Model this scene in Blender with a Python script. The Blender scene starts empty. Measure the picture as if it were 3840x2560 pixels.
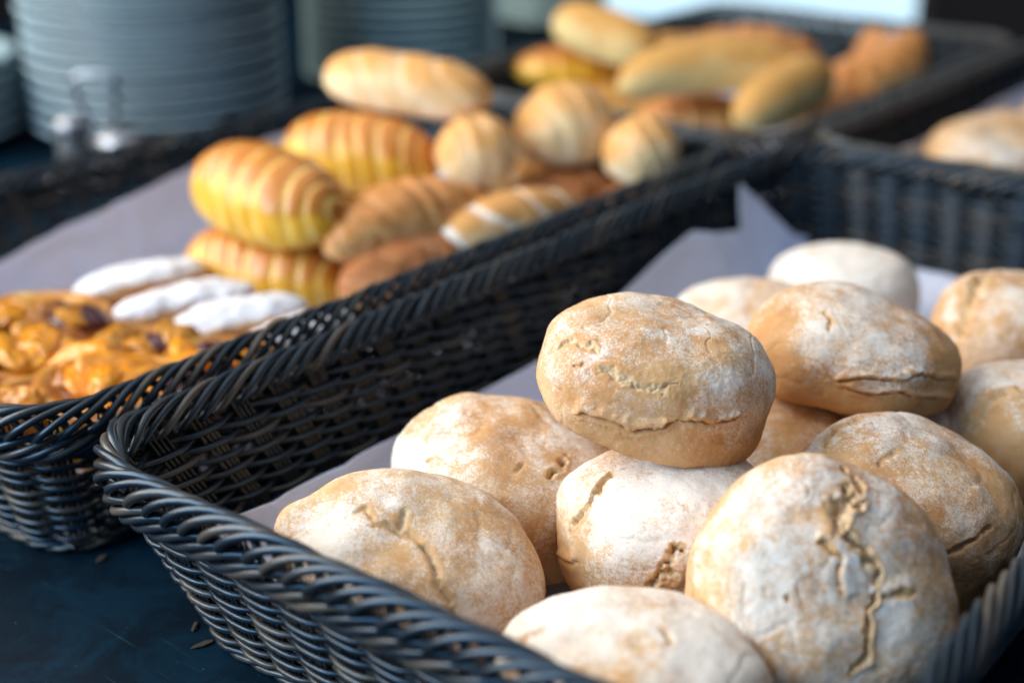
import bpy, bmesh, math, random
import numpy as np
from mathutils import Vector, Matrix, Euler

# ------------------------------------------------------------------ camera, world, light, exposure
scene = bpy.context.scene
COL = scene.collection
cam_data = bpy.data.cameras.new("camera")
cam = bpy.data.objects.new("camera", cam_data)
COL.objects.link(cam)
cam.location = (0.0, 0.0, 0.38)
cam.rotation_euler = (math.radians(90 - 22.5), 0.0, math.radians(38.3))
cam_data.lens = 50.0
cam_data.sensor_width = 36.0
cam_data.clip_start = 0.02
cam_data.clip_end = 60.0
cam_data.dof.use_dof = True
cam_data.dof.focus_distance = 0.625
cam_data.dof.aperture_fstop = 3.3
scene.camera = cam

world = bpy.data.worlds.new("World")
scene.world = world
world.use_nodes = True
bg = world.node_tree.nodes["Background"]
bg.inputs["Color"].default_value = (0.30, 0.50, 0.85, 1.0)
bg.inputs["Strength"].default_value = 0.20

def area_light(name, loc, target, size_x, size_y, power, color):
    d = bpy.data.lights.new(name, 'AREA')
    d.shape = 'RECTANGLE'
    d.size, d.size_y, d.energy, d.color = size_x, size_y, power, color
    o = bpy.data.objects.new(name, d)
    COL.objects.link(o)
    o.location = loc
    o.rotation_euler = (Vector(target) - Vector(loc)).to_track_quat('-Z', 'Y').to_euler()
    return o

# daylight from a tall window beyond the left end of the buffet, a cool one nearer the viewer
area_light("window_light", (-1.60, -0.30, 1.00), (-0.45, 0.62, 0.08), 1.8, 1.3, 58.0, (1.0, 0.92, 0.83))
area_light("ceiling_glow", (-0.75, 0.75, 2.0), (-0.50, 0.60, 0.0), 2.6, 2.6, 21.0, (1.0, 0.98, 0.97))
area_light("cool_window_light", (-0.95, -1.15, 0.80), (-0.40, 0.40, 0.08), 1.1, 0.9, 30.0, (0.32, 0.63, 1.0))

scene.view_settings.view_transform = 'Standard'
scene.view_settings.look = 'None'
scene.view_settings.exposure = 0.08
scene.view_settings.gamma = 1.0
scene.cycles.use_denoising = True
scene.cycles.max_bounces = 6
scene.cycles.sample_clamp_indirect = 4.0
scene.cycles.caustics_reflective = False
scene.cycles.caustics_refractive = False

# ------------------------------------------------------------------ helpers
def tag(o, label=None, cat=None, group=None, kind=None):
    if label: o["label"] = label
    if cat: o["category"] = cat
    if group: o["group"] = group
    if kind: o["kind"] = kind
    return o

def empty(name, loc=(0, 0, 0), rot=(0, 0, 0)):
    o = bpy.data.objects.new(name, None)
    o.empty_display_size = 0.02
    COL.objects.link(o)
    o.location = loc
    o.rotation_euler = rot
    return o

def new_mesh(name, verts, faces, smooth=True):
    verts = np.asarray(verts, dtype=np.float32)
    me = bpy.data.meshes.new(name)
    if isinstance(faces, np.ndarray):
        nf, k = faces.shape
        me.vertices.add(len(verts)); me.vertices.foreach_set("co", verts.ravel())
        me.loops.add(nf * k); me.loops.foreach_set("vertex_index", faces.astype(np.int32).ravel())
        me.polygons.add(nf)
        me.polygons.foreach_set("loop_start", np.arange(0, nf * k, k, dtype=np.int32))
        me.update(calc_edges=True)
        me.validate()
    else:
        me.from_pydata(verts.tolist(), [], faces)
        me.update()
    me.polygons.foreach_set("use_smooth", np.full(len(me.polygons), smooth))
    return me

def obj(name, me, mat, parent=None, loc=None, rot=None):
    o = bpy.data.objects.new(name, me)
    COL.objects.link(o)
    if mat is not None and not me.materials:
        me.materials.append(mat)
    if parent is not None: o.parent = parent
    if loc is not None: o.location = loc
    if rot is not None: o.rotation_euler = rot
    return o

def attr(me, name, values):
    a = me.attributes.new(name, 'FLOAT', 'POINT')
    a.data.foreach_set("value", np.asarray(values, dtype=np.float32))

def rad(r): return tuple(math.radians(v) for v in r)

# ---- noise
def _hash(ix, iy, iz, seed):
    h = (ix.astype(np.uint64) * np.uint64(374761393) + iy.astype(np.uint64) * np.uint64(668265263)
         + iz.astype(np.uint64) * np.uint64(2147483647) + np.uint64(seed * 1274126177 + 977)) & np.uint64(0xffffffff)
    h = ((h ^ (h >> np.uint64(13))) * np.uint64(1274126177)) & np.uint64(0xffffffff)
    h = ((h ^ (h >> np.uint64(15))) * np.uint64(2246822519)) & np.uint64(0xffffffff)
    h = h ^ (h >> np.uint64(16))
    return (h & np.uint64(0xffffff)).astype(np.float64) / float(0xffffff) * 2 - 1

def vnoise(p, seed=0):
    p = np.asarray(p, dtype=np.float64) + 1000.0
    i = np.floor(p).astype(np.int64); f = p - i
    f = f * f * f * (f * (f * 6 - 15) + 10)
    r = 0
    for dx in (0, 1):
        wx = f[:, 0] if dx else 1 - f[:, 0]
        for dy in (0, 1):
            wy = f[:, 1] if dy else 1 - f[:, 1]
            for dz in (0, 1):
                wz = f[:, 2] if dz else 1 - f[:, 2]
                r = r + wx * wy * wz * _hash(i[:, 0] + dx, i[:, 1] + dy, i[:, 2] + dz, seed)
    return r

def fbm(p, octaves=4, seed=0, gain=0.5):
    p = np.asarray(p, dtype=np.float64)
    a, s, t = 1.0, 0.0, 0.0
    for k in range(octaves):
        s = s + a * vnoise(p * (2.03 ** k) + 13.7 * k, seed + k); t += a; a *= gain
    return s / t

def sstep(a, b, x):
    t = np.clip((x - a) / (b - a), 0, 1)
    return t * t * (3 - 2 * t)

# ---- node material helper
class Nodes:
    def __init__(self, name):
        self.mat = bpy.data.materials.new(name)
        self.mat.use_nodes = True
        self.nt = self.mat.node_tree
        self.nt.nodes.clear()
        self.out = self.add('ShaderNodeOutputMaterial')
        self.bsdf = self.add('ShaderNodeBsdfPrincipled')
        self.link(self.bsdf.outputs[0], self.out.inputs['Surface'])
        self.tc = self.add('ShaderNodeTexCoord')
    def add(self, t): return self.nt.nodes.new(t)
    def link(self, a, b): self.nt.links.new(a, b)
    def put(self, sock, v):
        if hasattr(v, 'is_output') or hasattr(v, 'links'): self.link(v, sock)
        else: sock.default_value = v
    def noise(self, scale, detail=4, rough=0.55, vec=None, dist=0.0):
        n = self.add('ShaderNodeTexNoise')
        self.link(vec if vec is not None else self.tc.outputs['Object'], n.inputs['Vector'])
        n.inputs['Scale'].default_value = scale; n.inputs['Detail'].default_value = detail
        n.inputs['Roughness'].default_value = rough; n.inputs['Distortion'].default_value = dist
        return n.outputs['Fac']
    def attr(self, name):
        n = self.add('ShaderNodeAttribute'); n.attribute_name = name; return n.outputs['Fac']
    def math(self, op, a, b=0.0, c=0.0, clamp=False):
        n = self.add('ShaderNodeMath'); n.operation = op; n.use_clamp = clamp
        self.put(n.inputs[0], a); self.put(n.inputs[1], b)
        if op in ('MULTIPLY_ADD',): self.put(n.inputs[2], c)
        return n.outputs[0]
    def step(self, x, lo, hi):
        n = self.add('ShaderNodeMapRange'); n.interpolation_type = 'SMOOTHSTEP'
        self.put(n.inputs['Value'], x); n.inputs['From Min'].default_value = lo; n.inputs['From Max'].default_value = hi
        return n.outputs['Result']
    def mix(self, f, a, b):
        n = self.add('ShaderNodeMix'); n.data_type = 'RGBA'
        self.put(n.inputs[0], f)
        self.put(n.inputs[6], a if not isinstance(a, tuple) else (*a, 1.0) if len(a) == 3 else a)
        self.put(n.inputs[7], b if not isinstance(b, tuple) else (*b, 1.0) if len(b) == 3 else b)
        return n.outputs[2]
    def ramp(self, f, stops):
        n = self.add('ShaderNodeValToRGB'); self.link(f, n.inputs[0])
        e = n.color_ramp.elements
        while len(e) < len(stops): e.new(0.5)
        for k, (p, c) in enumerate(stops): e[k].position = p; e[k].color = (*c, 1.0)
        return n.outputs[0]
    def bump(self, h, strength, dist, prev=None):
        n = self.add('ShaderNodeBump'); n.inputs['Strength'].default_value = strength; n.inputs['Distance'].default_value = dist
        self.link(h, n.inputs['Height'])
        if prev is not None: self.link(prev, n.inputs['Normal'])
        return n.outputs[0]
    def done(self, color, rough=0.6, normal=None, spec=0.5, **kw):
        b = self.bsdf
        if isinstance(color, tuple): b.inputs['Base Color'].default_value = (*color[:3], 1.0)
        else: self.link(color, b.inputs['Base Color'])
        self.put(b.inputs['Roughness'], rough)
        b.inputs['Specular IOR Level'].default_value = spec
        if normal is not None: self.link(normal, b.inputs['Normal'])
        for k, v in kw.items(): self.put(b.inputs[k.replace('_', ' ')], v)
        return self.mat

# ------------------------------------------------------------------ materials
def mat_bread():
    n = Nodes("floured_crust")
    info = n.add('ShaderNodeObjectInfo')
    off = n.add('ShaderNodeVectorMath'); off.operation = 'ADD'
    sc_ = n.add('ShaderNodeVectorMath'); sc_.operation = 'SCALE'
    comb = n.add('ShaderNodeCombineXYZ')
    for k in range(3): n.link(info.outputs['Random'], comb.inputs[k])
    n.link(comb.outputs[0], sc_.inputs[0]); sc_.inputs['Scale'].default_value = 7.0
    n.link(n.tc.outputs['Object'], off.inputs[0]); n.link(sc_.outputs[0], off.inputs[1])
    v = off.outputs[0]
    big = n.noise(26, 5, 0.55, v, 0.4)
    mid = n.noise(110, 6, 0.62, v)
    fine = n.noise(520, 5, 0.70, v)
    grain = n.noise(1500, 2, 0.6, v)
    brown = n.attr("brown")
    crust = n.ramp(n.math('ADD', n.math('MULTIPLY', big, 0.55), n.math('MULTIPLY', mid, 0.45)),
                   [(0.25, (0.47, 0.228, 0.088)), (0.48, (0.63, 0.372, 0.165)), (0.75, (0.73, 0.515, 0.295))])
    crust = n.mix(n.math('MULTIPLY', brown, 0.65), crust, n.mix(mid, (0.43, 0.165, 0.048), (0.60, 0.27, 0.090)))
    flour_a = n.attr("flour")
    t = n.math('ADD', flour_a, n.math('MULTIPLY', n.math('SUBTRACT', fine, 0.5), 1.5))
    t = n.math('ADD', t, n.math('MULTIPLY', n.math('SUBTRACT', mid, 0.5), 1.0))
    t = n.math('ADD', t, n.math('MULTIPLY', n.math('SUBTRACT', grain, 0.5), 1.5))
    warp = n.add('ShaderNodeVectorMath'); warp.operation = 'MULTIPLY_ADD'
    wn = n.add('ShaderNodeTexNoise'); n.link(v, wn.inputs['Vector']); wn.inputs['Scale'].default_value = 55; wn.inputs['Detail'].default_value = 4
    n.link(wn.outputs['Color'], warp.inputs[0]); warp.inputs[1].default_value = (0.022, 0.022, 0.022); n.link(v, warp.inputs[2])
    vor = n.add('ShaderNodeTexVoronoi'); vor.feature = 'DISTANCE_TO_EDGE'; vor.inputs['Scale'].default_value = 95
    n.link(warp.outputs[0], vor.inputs['Vector'])
    vein = n.math('MULTIPLY', n.step(vor.outputs['Distance'], 0.085, 0.0), n.step(n.noise(34, 3, 0.6, v), 0.42, 0.62))
    t = n.math('SUBTRACT', t, n.math('MULTIPLY', vein, 0.30))
    f = n.math('MULTIPLY', n.step(t, 0.10, 0.98), 0.92)
    col = n.mix(f, crust, (0.82, 0.765, 0.675))
    crumb = n.attr("crumb")
    ccol = n.ramp(n.math('ADD', n.math('MULTIPLY', fine, 0.6), n.math('MULTIPLY', mid, 0.4)),
                  [(0.32, (0.50, 0.30, 0.140)), (0.5, (0.63, 0.42, 0.225)), (0.68, (0.78, 0.64, 0.45))])
    col = n.mix(crumb, col, ccol)
    b = n.bump(fine, 0.22, 0.0009)
    b = n.bump(n.math('ADD', grain, n.math('MULTIPLY', f, 0.7)), 0.35, 0.0005, b)
    return n.done(col, 0.88, b, 0.18)

def mat_pastry(name, brown, mid, pale, rough=0.4, spec=0.45, contrast=1.0):
    n = Nodes(name)
    big = n.noise(30, 4, 0.6); fine = n.noise(260, 4, 0.6)
    b_ = n.math('ADD', n.attr("brown"), n.math('MULTIPLY', n.math('SUBTRACT', big, 0.5), 0.8))
    col = n.mix(n.step(b_, 0.1, 0.95), mid, brown)
    p_ = n.math('ADD', n.attr("pale"), n.math('MULTIPLY', n.math('SUBTRACT', fine, 0.5), 0.35))
    col = n.mix(n.step(p_, 0.25, 0.9), col, pale)
    nb = n.bump(fine, 0.3, 0.0008)
    return n.done(col, rough, nb, spec)

def mat_wicker():
    n = Nodes("dark_rattan")
    info = n.add('ShaderNodeObjectInfo')
    fine = n.noise(140, 4, 0.6)
    c = n.ramp(info.outputs['Random'], [(0.0, (0.005, 0.010, 0.016)), (0.5, (0.012, 0.019, 0.026)), (0.70, (0.028, 0.027, 0.025)), (1.0, (0.080, 0.064, 0.046))])
    c = n.mix(n.math('MULTIPLY', n.step(fine, 0.45, 0.75), 0.35), c, (0.020, 0.020, 0.020))
    b = n.bump(n.noise(420, 3, 0.6), 0.12, 0.0006)
    return n.done(c, n.math('MULTIPLY_ADD', fine, 0.20, 0.23), b, 0.55, Specular_Tint=(0.66, 0.84, 1.0, 1.0))

def mat_paper():
    n = Nodes("lining_paper")
    w = n.noise(60, 5, 0.6, None, 0.6)
    mp = n.add('ShaderNodeTexVoronoi'); mp.inputs['Scale'].default_value = 420
    n.link(n.tc.outputs['Object'], mp.inputs['Vector'])
    b = n.bump(w, 0.35, 0.004)
    b = n.bump(mp.outputs['Distance'], 0.12, 0.0005, b)
    return n.done((0.66, 0.72, 0.87), 0.75, b, 0.25)

def mat_table():
    n = Nodes("dark_counter")
    a = n.noise(9, 6, 0.65, None, 0.5); f = n.noise(300, 3, 0.6)
    c = n.mix(n.step(n.noise(22, 7, 0.7, None, 0.8), 0.38, 0.64), (0.0004, 0.0060, 0.0125), (0.0012, 0.0155, 0.0300))
    mp = n.add('ShaderNodeMapping'); mp.inputs['Scale'].default_value = (14, 260, 1); mp.inputs['Rotation'].default_value = (0, 0, 0.9)
    n.link(n.tc.outputs['Object'], mp.inputs['Vector'])
    s1 = n.step(n.noise(1.0, 2, 0.5, mp.outputs[0]), 0.66, 0.74)
    c = n.mix(n.math('MULTIPLY', s1, 0.5), c, (0.012, 0.050, 0.070))
    sp = n.step(n.noise(260, 3, 0.6), 0.68, 0.74)
    c = n.mix(n.math('MULTIPLY', sp, 0.5), c, (0.06, 0.10, 0.11))
    return n.done(c, n.math('MULTIPLY_ADD', a, 0.25, 0.42), n.bump(f, 0.06, 0.0006), 0.10)

def mat_simple(name, color, rough=0.5, spec=0.5, metal=0.0, nscale=40, amt=0.15):
    n = Nodes(name)
    v = n.noise(nscale, 4, 0.6)
    c = n.mix(v, tuple(x * (1 - amt) for x in color), tuple(min(1, x * (1 + amt)) for x in color))
    return n.done(c, rough, n.bump(v, 0.08, 0.001), spec, Metallic=metal)

def mat_sugar():
    n = Nodes("powdered_sugar_crust")
    f = n.noise(380, 4, 0.65); m = n.noise(70, 4, 0.6)
    t = n.math('ADD', n.attr("flour"), n.math('MULTIPLY', n.math('SUBTRACT', n.math('ADD', f, m), 1.0), 1.7))
    c = n.mix(n.step(t, 0.2, 0.85), n.mix(m, (0.48, 0.25, 0.09), (0.62, 0.38, 0.16)), (0.70, 0.70, 0.72))
    return n.done(c, 0.9, n.bump(f, 0.4, 0.001), 0.15)

def mat_fruit(name, a, b, rough=0.25):
    n = Nodes(name)
    v = n.noise(55, 5, 0.65, None, 0.8); w = n.noise(85, 5, 0.65)
    info = n.add('ShaderNodeObjectInfo')
    c = n.mix(n.math('ADD', n.math('MULTIPLY', n.step(v, 0.35, 0.65), 0.5), n.math('MULTIPLY', info.outputs['Random'], 0.5)), a, b)
    c = n.mix(n.math('MULTIPLY', n.step(info.outputs['Random'], 0.70, 0.95), 0.75), c, (0.22, 0.055, 0.010))
    c = n.mix(n.step(w, 0.60, 0.70), c, (0.13, 0.030, 0.008))
    return n.done(c, rough, n.bump(w, 0.15, 0.0015), 0.5)

def mat_glass():
    n = Nodes("clear_glass")
    return n.done((0.9, 0.95, 0.97), 0.03, None, 0.5, Transmission_Weight=0.9, IOR=1.45)

def mat_emit(name, color, s):
    m = bpy.data.materials.new(name); m.use_nodes = True
    nt = m.node_tree; nt.nodes.clear()
    o = nt.nodes.new('ShaderNodeOutputMaterial'); e = nt.nodes.new('ShaderNodeEmission')
    tc = nt.nodes.new('ShaderNodeTexCoord'); no = nt.nodes.new('ShaderNodeTexNoise'); no.inputs['Scale'].default_value = 2.2
    mx = nt.nodes.new('ShaderNodeMix'); mx.data_type = 'RGBA'
    nt.links.new(tc.outputs['Object'], no.inputs['Vector']); nt.links.new(no.outputs['Fac'], mx.inputs[0])
    mx.inputs[6].default_value = (color[0] * .8, color[1] * .92, color[2], 1); mx.inputs[7].default_value = (*color, 1)
    nt.links.new(mx.outputs[2], e.inputs[0]); e.inputs[1].default_value = s
    nt.links.new(e.outputs[0], o.inputs[0])
    return m

M_BREAD = mat_bread()
M_WICKER = mat_wicker()
M_PAPER = mat_paper()
M_TABLE = mat_table()
M_YELLOW = mat_pastry("glazed_brioche", (0.53, 0.185, 0.024), (0.76, 0.405, 0.030), (0.85, 0.59, 0.17), 0.32, 0.5)
M_CROISSANT = mat_pastry("golden_croissant", (0.58, 0.235, 0.060), (0.76, 0.42, 0.155), (0.86, 0.64, 0.36), 0.36, 0.4)
M_ROLL = mat_pastry("scored_white_roll", (0.68, 0.34, 0.100), (0.80, 0.57, 0.29), (0.87, 0.76, 0.56), 0.5, 0.35)
M_PALE = mat_pastry("pale_finger_roll", (0.60, 0.31, 0.080), (0.70, 0.52, 0.22), (0.78, 0.68, 0.38), 0.55, 0.3)
M_CREAM = mat_pastry("cream_striped_pastry", (0.62, 0.30, 0.085), (0.74, 0.50, 0.25), (0.88, 0.84, 0.74), 0.5, 0.35)
M_CRUMBLY = mat_pastry("brown_crumb_pastry", (0.34, 0.125, 0.040), (0.55, 0.26, 0.100), (0.66, 0.40, 0.20), 0.7, 0.25)
M_SUGAR = mat_sugar()
M_SHELL = mat_pastry("glazed_flaky_shell", (0.40, 0.135, 0.016), (0.58, 0.27, 0.040), (0.72, 0.45, 0.12), 0.35, 0.5)
M_APRICOT = mat_fruit("apricot_filling", (0.66, 0.19, 0.003), (0.78, 0.33, 0.010))
M_APPLE = mat_fruit("baked_apple_slice", (0.52, 0.17, 0.005), (0.70, 0.31, 0.016))
M_CUSTARD = mat_fruit("baked_custard", (0.40, 0.145, 0.006), (0.58, 0.25, 0.012))
M_JAM = mat_simple("dark_berry_jam", (0.050, 0.008, 0.012), 0.18, 0.5, 0.0, 120)
M_PLATE_BLUE_SHADE = mat_simple("blue_shaded_white_glaze", (0.33, 0.44, 0.48), 0.20, 0.5, 0.0, 12, 0.08)  # plates are white; the dim bluish shade back there is put into this colour
M_PLATE_GREEN_SHADE = mat_simple("green_shaded_white_glaze", (0.36, 0.51, 0.51), 0.18, 0.5, 0.0, 12, 0.08)  # white plates again, with a greener shade painted into the base colour
M_STEEL = mat_simple("brushed_steel", (0.30, 0.31, 0.33), 0.38, 0.5, 1.0, 60, 0.05)
M_GLASS = mat_glass()
M_PEPPER = mat_simple("dark_seasoning", (0.030, 0.022, 0.022), 0.7, 0.3, 0.0, 600, 0.5)
M_WALL = mat_simple("dark_wall_paint", (0.012, 0.010, 0.011), 0.8, 0.2, 0.0, 6, 0.3)
M_FRAME = mat_simple("dark_window_frame", (0.020, 0.016, 0.018), 0.5, 0.4, 0.0, 20, 0.2)
M_WINDOW = mat_emit("bright_daylight_pane", (0.66, 0.87, 1.0), 1.25)

# ------------------------------------------------------------------ setting
def box_mesh(name, x0, x1, y0, y1, z0, z1, bevel=0.0):
    bm = bmesh.new()
    bmesh.ops.create_cube(bm, size=1.0)
    for v in bm.verts:
        v.co = ((x0 + x1) / 2 + v.co.x * (x1 - x0), (y0 + y1) / 2 + v.co.y * (y1 - y0), (z0 + z1) / 2 + v.co.z * (z1 - z0))
    if bevel: bmesh.ops.bevel(bm, geom=list(bm.edges), offset=bevel, segments=3, affect='EDGES', profile=0.5)
    me = bpy.data.meshes.new(name); bm.to_mesh(me); bm.free()
    return me

tag(obj("counter_top", box_mesh("counter_top", -1.95, 0.55, -0.25, 1.88, -0.04, 0.0, 0.004), M_TABLE),
    "dark blue worn counter under the baskets", None, None, "structure")
tag(obj("wall_back", box_mesh("wall_back", -2.6, -2.12, 2.92, 3.0, -0.9, 1.7), M_WALL), "dark wall behind the plates", None, None, "structure")
tag(obj("wall_right", box_mesh("wall_right", -1.19, 1.2, 2.92, 3.0, -0.9, 1.7), M_WALL), "dark wall beyond the far baskets", None, None, "structure")
tag(obj("wall_left", box_mesh("wall_left", -2.68, -2.605, 0.2, 3.0, -0.9, 1.7), M_WALL), "dark wall behind the plate stacks", None, None, "structure")
tag(obj("wall_below_window", box_mesh("wall_below_window", -2.12, -1.19, 2.92, 3.0, -0.9, -0.30), M_WALL), "dark wall under the bright window", None, None, "structure")
win = empty("window", (-1.655, 2.96, -0.299))
tag(win, "bright daylit window far behind the baskets", None, None, "structure")
obj("pane", box_mesh("pane", -0.435, 0.435, -0.005, 0.005, 0.0, 1.8), M_WINDOW, win)
for fx in (-0.45, 0.45):
    obj("window_frame", box_mesh("window_frame", fx - 0.0145, fx + 0.0145, -0.035, 0.035, 0.0, 1.86), M_FRAME, win)

# ------------------------------------------------------------------ woven baskets
def tube(pts, r, sides=6, taper=True, up=None):
    pts = np.asarray(pts, dtype=np.float64); n = len(pts)
    t = np.gradient(pts, axis=0); t /= np.linalg.norm(t, axis=1)[:, None] + 1e-12
    ref = np.tile(np.array([0.0, 0, 1.0]) if up is None else np.asarray(up, float), (n, 1))
    bad = np.abs((t * ref).sum(1)) > 0.95
    ref[bad] = (0.83, 0.55, 0.0)
    a = np.cross(t, ref); a /= np.linalg.norm(a, axis=1)[:, None] + 1e-12
    b = np.cross(a, t)
    rr = np.full(n, r)
    if taper: rr[0] *= 0.45; rr[-1] *= 0.45
    ang = np.linspace(0, 2 * math.pi, sides, endpoint=False)
    v = pts[:, None, :] + rr[:, None, None] * (np.cos(ang)[None, :, None] * a[:, None, :] + np.sin(ang)[None, :, None] * b[:, None, :])
    i = np.arange(n - 1)[:, None] * sides; j = np.arange(sides)[None, :]; k = (j + 1) % sides
    f = np.stack([i + j, i + k, i + sides + k, i + sides + j], -1).reshape(-1, 4)
    return v.reshape(-1, 3), f

def tube_closed(pts, r, sides=6):
    pts = np.asarray(pts, dtype=np.float64); n = len(pts)
    t = np.roll(pts, -1, 0) - np.roll(pts, 1, 0); t /= np.linalg.norm(t, axis=1)[:, None] + 1e-12
    ref = np.tile(np.array([0.0, 0, 1.0]), (n, 1))
    a = np.cross(t, ref); a /= np.linalg.norm(a, axis=1)[:, None] + 1e-12
    b = np.cross(a, t)
    ang = np.linspace(0, 2 * math.pi, sides, endpoint=False)
    v = pts[:, None, :] + r * (np.cos(ang)[None, :, None] * a[:, None, :] + np.sin(ang)[None, :, None] * b[:, None, :])
    i = np.arange(n)[:, None] * sides; i2 = ((np.arange(n) + 1) % n)[:, None] * sides; j = np.arange(sides)[None, :]; k = (j + 1) % sides
    f = np.stack([i + j, i + k, i2 + k, i2 + j], -1).reshape(-1, 4)
    return v.reshape(-1, 3), f

def join(parts):
    vs, fs, o = [], [], 0
    for v, f in parts:
        vs.append(v); fs.append(f + o); o += len(v)
    return np.concatenate(vs), np.concatenate(fs)

class Ring:
    """rounded rectangle, counter-clockwise from above; u in turns"""
    def __init__(self, hx, hy, r):
        self.hx, self.hy, self.r = hx, hy, r
        a, b, q = 2 * (hx - r), 2 * (hy - r), math.pi * r / 2
        self.len = 2 * a + 2 * b + 4 * q
        self.seg = [b, q, a, q, b, q, a, q]
        self.cum = np.concatenate([[0], np.cumsum(self.seg)])
    def at(self, u):
        s = (np.asarray(u, float) % 1.0) * self.len
        k = np.clip(np.searchsorted(self.cum, s, side='right') - 1, 0, 7); d = s - self.cum[k]
        hx, hy, r = self.hx, self.hy, self.r
        cx = np.array([hx, hx - r, hx - r, -(hx - r), -hx, -(hx - r), -(hx - r), hx - r])
        cy = np.array([-(hy - r), hy - r, hy, hy - r, hy - r, -(hy - r), -hy, -(hy - r)])
        base = np.array([0, 0, 1, 1, 2, 2, 3, 3]) * (math.pi / 2)      # direction of the outward normal at the start
        arc = (k % 2) == 1
        ang = base[k] + np.where(arc, d / r, 0.0)
        nrm = np.stack([np.cos(ang), np.sin(ang)], -1); tan = np.stack([-np.sin(ang), np.cos(ang)], -1)
        pos = np.stack([cx[k], cy[k]], -1)
        pos = np.where(arc[:, None], pos + r * nrm, pos + tan * d[:, None])
        return pos, tan, nrm

def basket(name, center, hx, hy, label, separate=True, zr=0.10, seed=1, flare=0.033):
    rng = np.random.default_rng(seed)
    root = empty(name, (center[0], center[1], 0.0))
    tag(root, label, "basket", "dark woven baskets on the counter")
    top = Ring(hx, hy, 0.042)
    ng = int(round(top.len / 0.026 / 2)) * 2
    def ring_at(z):
        ins = flare * (1 - z / zr) ** 1.15
        return Ring(hx - ins, hy - ins, max(0.042 - 0.25 * ins, 0.02))
    # stakes: bundles of four thin rods
    zs = np.array([0.004, 0.02, 0.04, 0.06, zr - 0.022, zr - 0.008])
    rings = [ring_at(z) for z in zs]
    bundles = []
    for g in range(ng):
        rods = []
        for q in range(4):
            u = (g + (q - 1.5) * 0.115 + rng.normal(0, 0.008)) / ng
            pts = [np.array([*rg.at(np.array([u]))[0][0], z]) for rg, z in zip(rings, zs)]
            rods.append(tube(pts, 0.00120, 5))
        bundles.append(join(rods))
    # weavers
    weave = []
    rows = np.arange(0.007, zr - 0.017, 0.0037)
    for k, z in enumerate(rows):
        rg = ring_at(z); m = ng * 7
        u = np.arange(m) / m
        p, t, nn = rg.at(u)
        off = 0.0029 * np.clip(1.35 * np.cos(math.pi * (u * ng + k)), -1, 1)
        jz = 0.0004 * np.sin(u * ng * 0.9 + k * 2.1) + 0.0003 * np.sin(u * ng * 2.3 + k)
        pts = np.concatenate([p + nn * off[:, None], (z + jz)[:, None]], 1)
        weave.append(tube_closed(pts, 0.00155 + rng.normal(0, 0.00007), 6 if separate else 4))
    # rim: open rope of looped strands, and the border of long slanting strands outside below it
    nst = int(round(top.len / 0.0121)); du = 1.0 / nst
    upper, lower = [], []
    lead = 0.066 / top.len
    for k in range(nst):
        ph = np.radians(np.linspace(-120, 232, 22))
        rate = 1 + 0.75 * np.sin(ph)
        prog = np.concatenate([[0], np.cumsum(0.5 * (rate[1:] + rate[:-1]))]); prog /= prog[-1]
        u = k * du + prog * lead + rng.normal(0, 0.0009) / top.len
        p, t, nn = top.at(u)
        jr = rng.normal(0, 0.00045)
        w = 0.0052 + jr + 0.0006 * np.cos(2 * ph); h = 0.0080 + jr
        pts = np.concatenate([p + nn * (w * np.cos(ph))[:, None], (zr - 0.0080 + h * np.sin(ph))[:, None]], 1)
        upper.append(tube(pts, 0.00205 + rng.normal(0, 0.00008), 8))
        ph = np.radians(np.linspace(-110, 105, 16))
        u = k * du + (ph - ph[0]) / math.radians(215) * (0.056 / top.len) + rng.normal(0, 0.0011) / top.len
        p, t, nn = top.at(u)
        zc = zr - 0.0215
        ins = flare * (1 - (zc + 0.0066 * np.sin(ph)) / zr) ** 1.15
        pts = np.concatenate([p + nn * (0.0014 - ins * 0.8 + 0.0058 * np.cos(ph))[:, None], (zc + 0.0068 * np.sin(ph))[:, None]], 1)
        lower.append(tube(pts, 0.00205 + rng.normal(0, 0.00008), 8))
    # foot ring
    foot = []
    rg = ring_at(0.003)
    for q in range(3):
        u = np.arange(260) / 260; p, t, nn = rg.at(u)
        a = 2 * math.pi * (u * 40 + q / 3)
        pts = np.concatenate([p + nn * (0.002 + 0.0016 * np.cos(a))[:, None], (0.0036 + 0.0016 * np.sin(a))[:, None]], 1)
        foot.append(tube_closed(pts, 0.0017, 6))
    groups = [("stake", bundles), ("weaver", weave), ("rim_strand", upper), ("border_strand", lower), ("foot_strand", foot)]
    for nm, lst in groups:
        if separate:
            for v, f in lst: obj(nm, new_mesh(nm, v, f), M_WICKER, root)
        else:
            plural = {"stake": "wall_stakes", "weaver": "wall_weave", "rim_strand": "rim_rope", "border_strand": "border_rope", "foot_strand": "foot_rope"}[nm]
            if nm == "weaver" or nm == "foot_strand":
                for v, f in lst: obj(nm, new_mesh(nm, v, f), M_WICKER, root)
            else:
                v, f = join(lst); o = obj(plural, new_mesh(plural, v, f), M_WICKER, root); o["kind"] = "stuff"
    # woven bottom as one mat
    fl = []
    ring0 = ring_at(0.004)
    for x in np.arange(-ring0.hx + 0.006, ring0.hx - 0.005, 0.0105):
        fl.append(tube([(x, -ring0.hy + 0.004, 0.006), (x, 0, 0.006), (x, ring0.hy - 0.004, 0.006)], 0.0022, 5))
    for k, y in enumerate(np.arange(-ring0.hy + 0.006, ring0.hy - 0.005, 0.0052)):
        xs = np.linspace(-ring0.hx + 0.003, ring0.hx - 0.003, 18)
        fl.append(tube(np.stack([xs, np.full(18, y), 0.0068 + 0.001 * np.cos(np.arange(18) * math.pi + k * math.pi)], 1), 0.0022, 5))
    v, f = join(fl)
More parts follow.
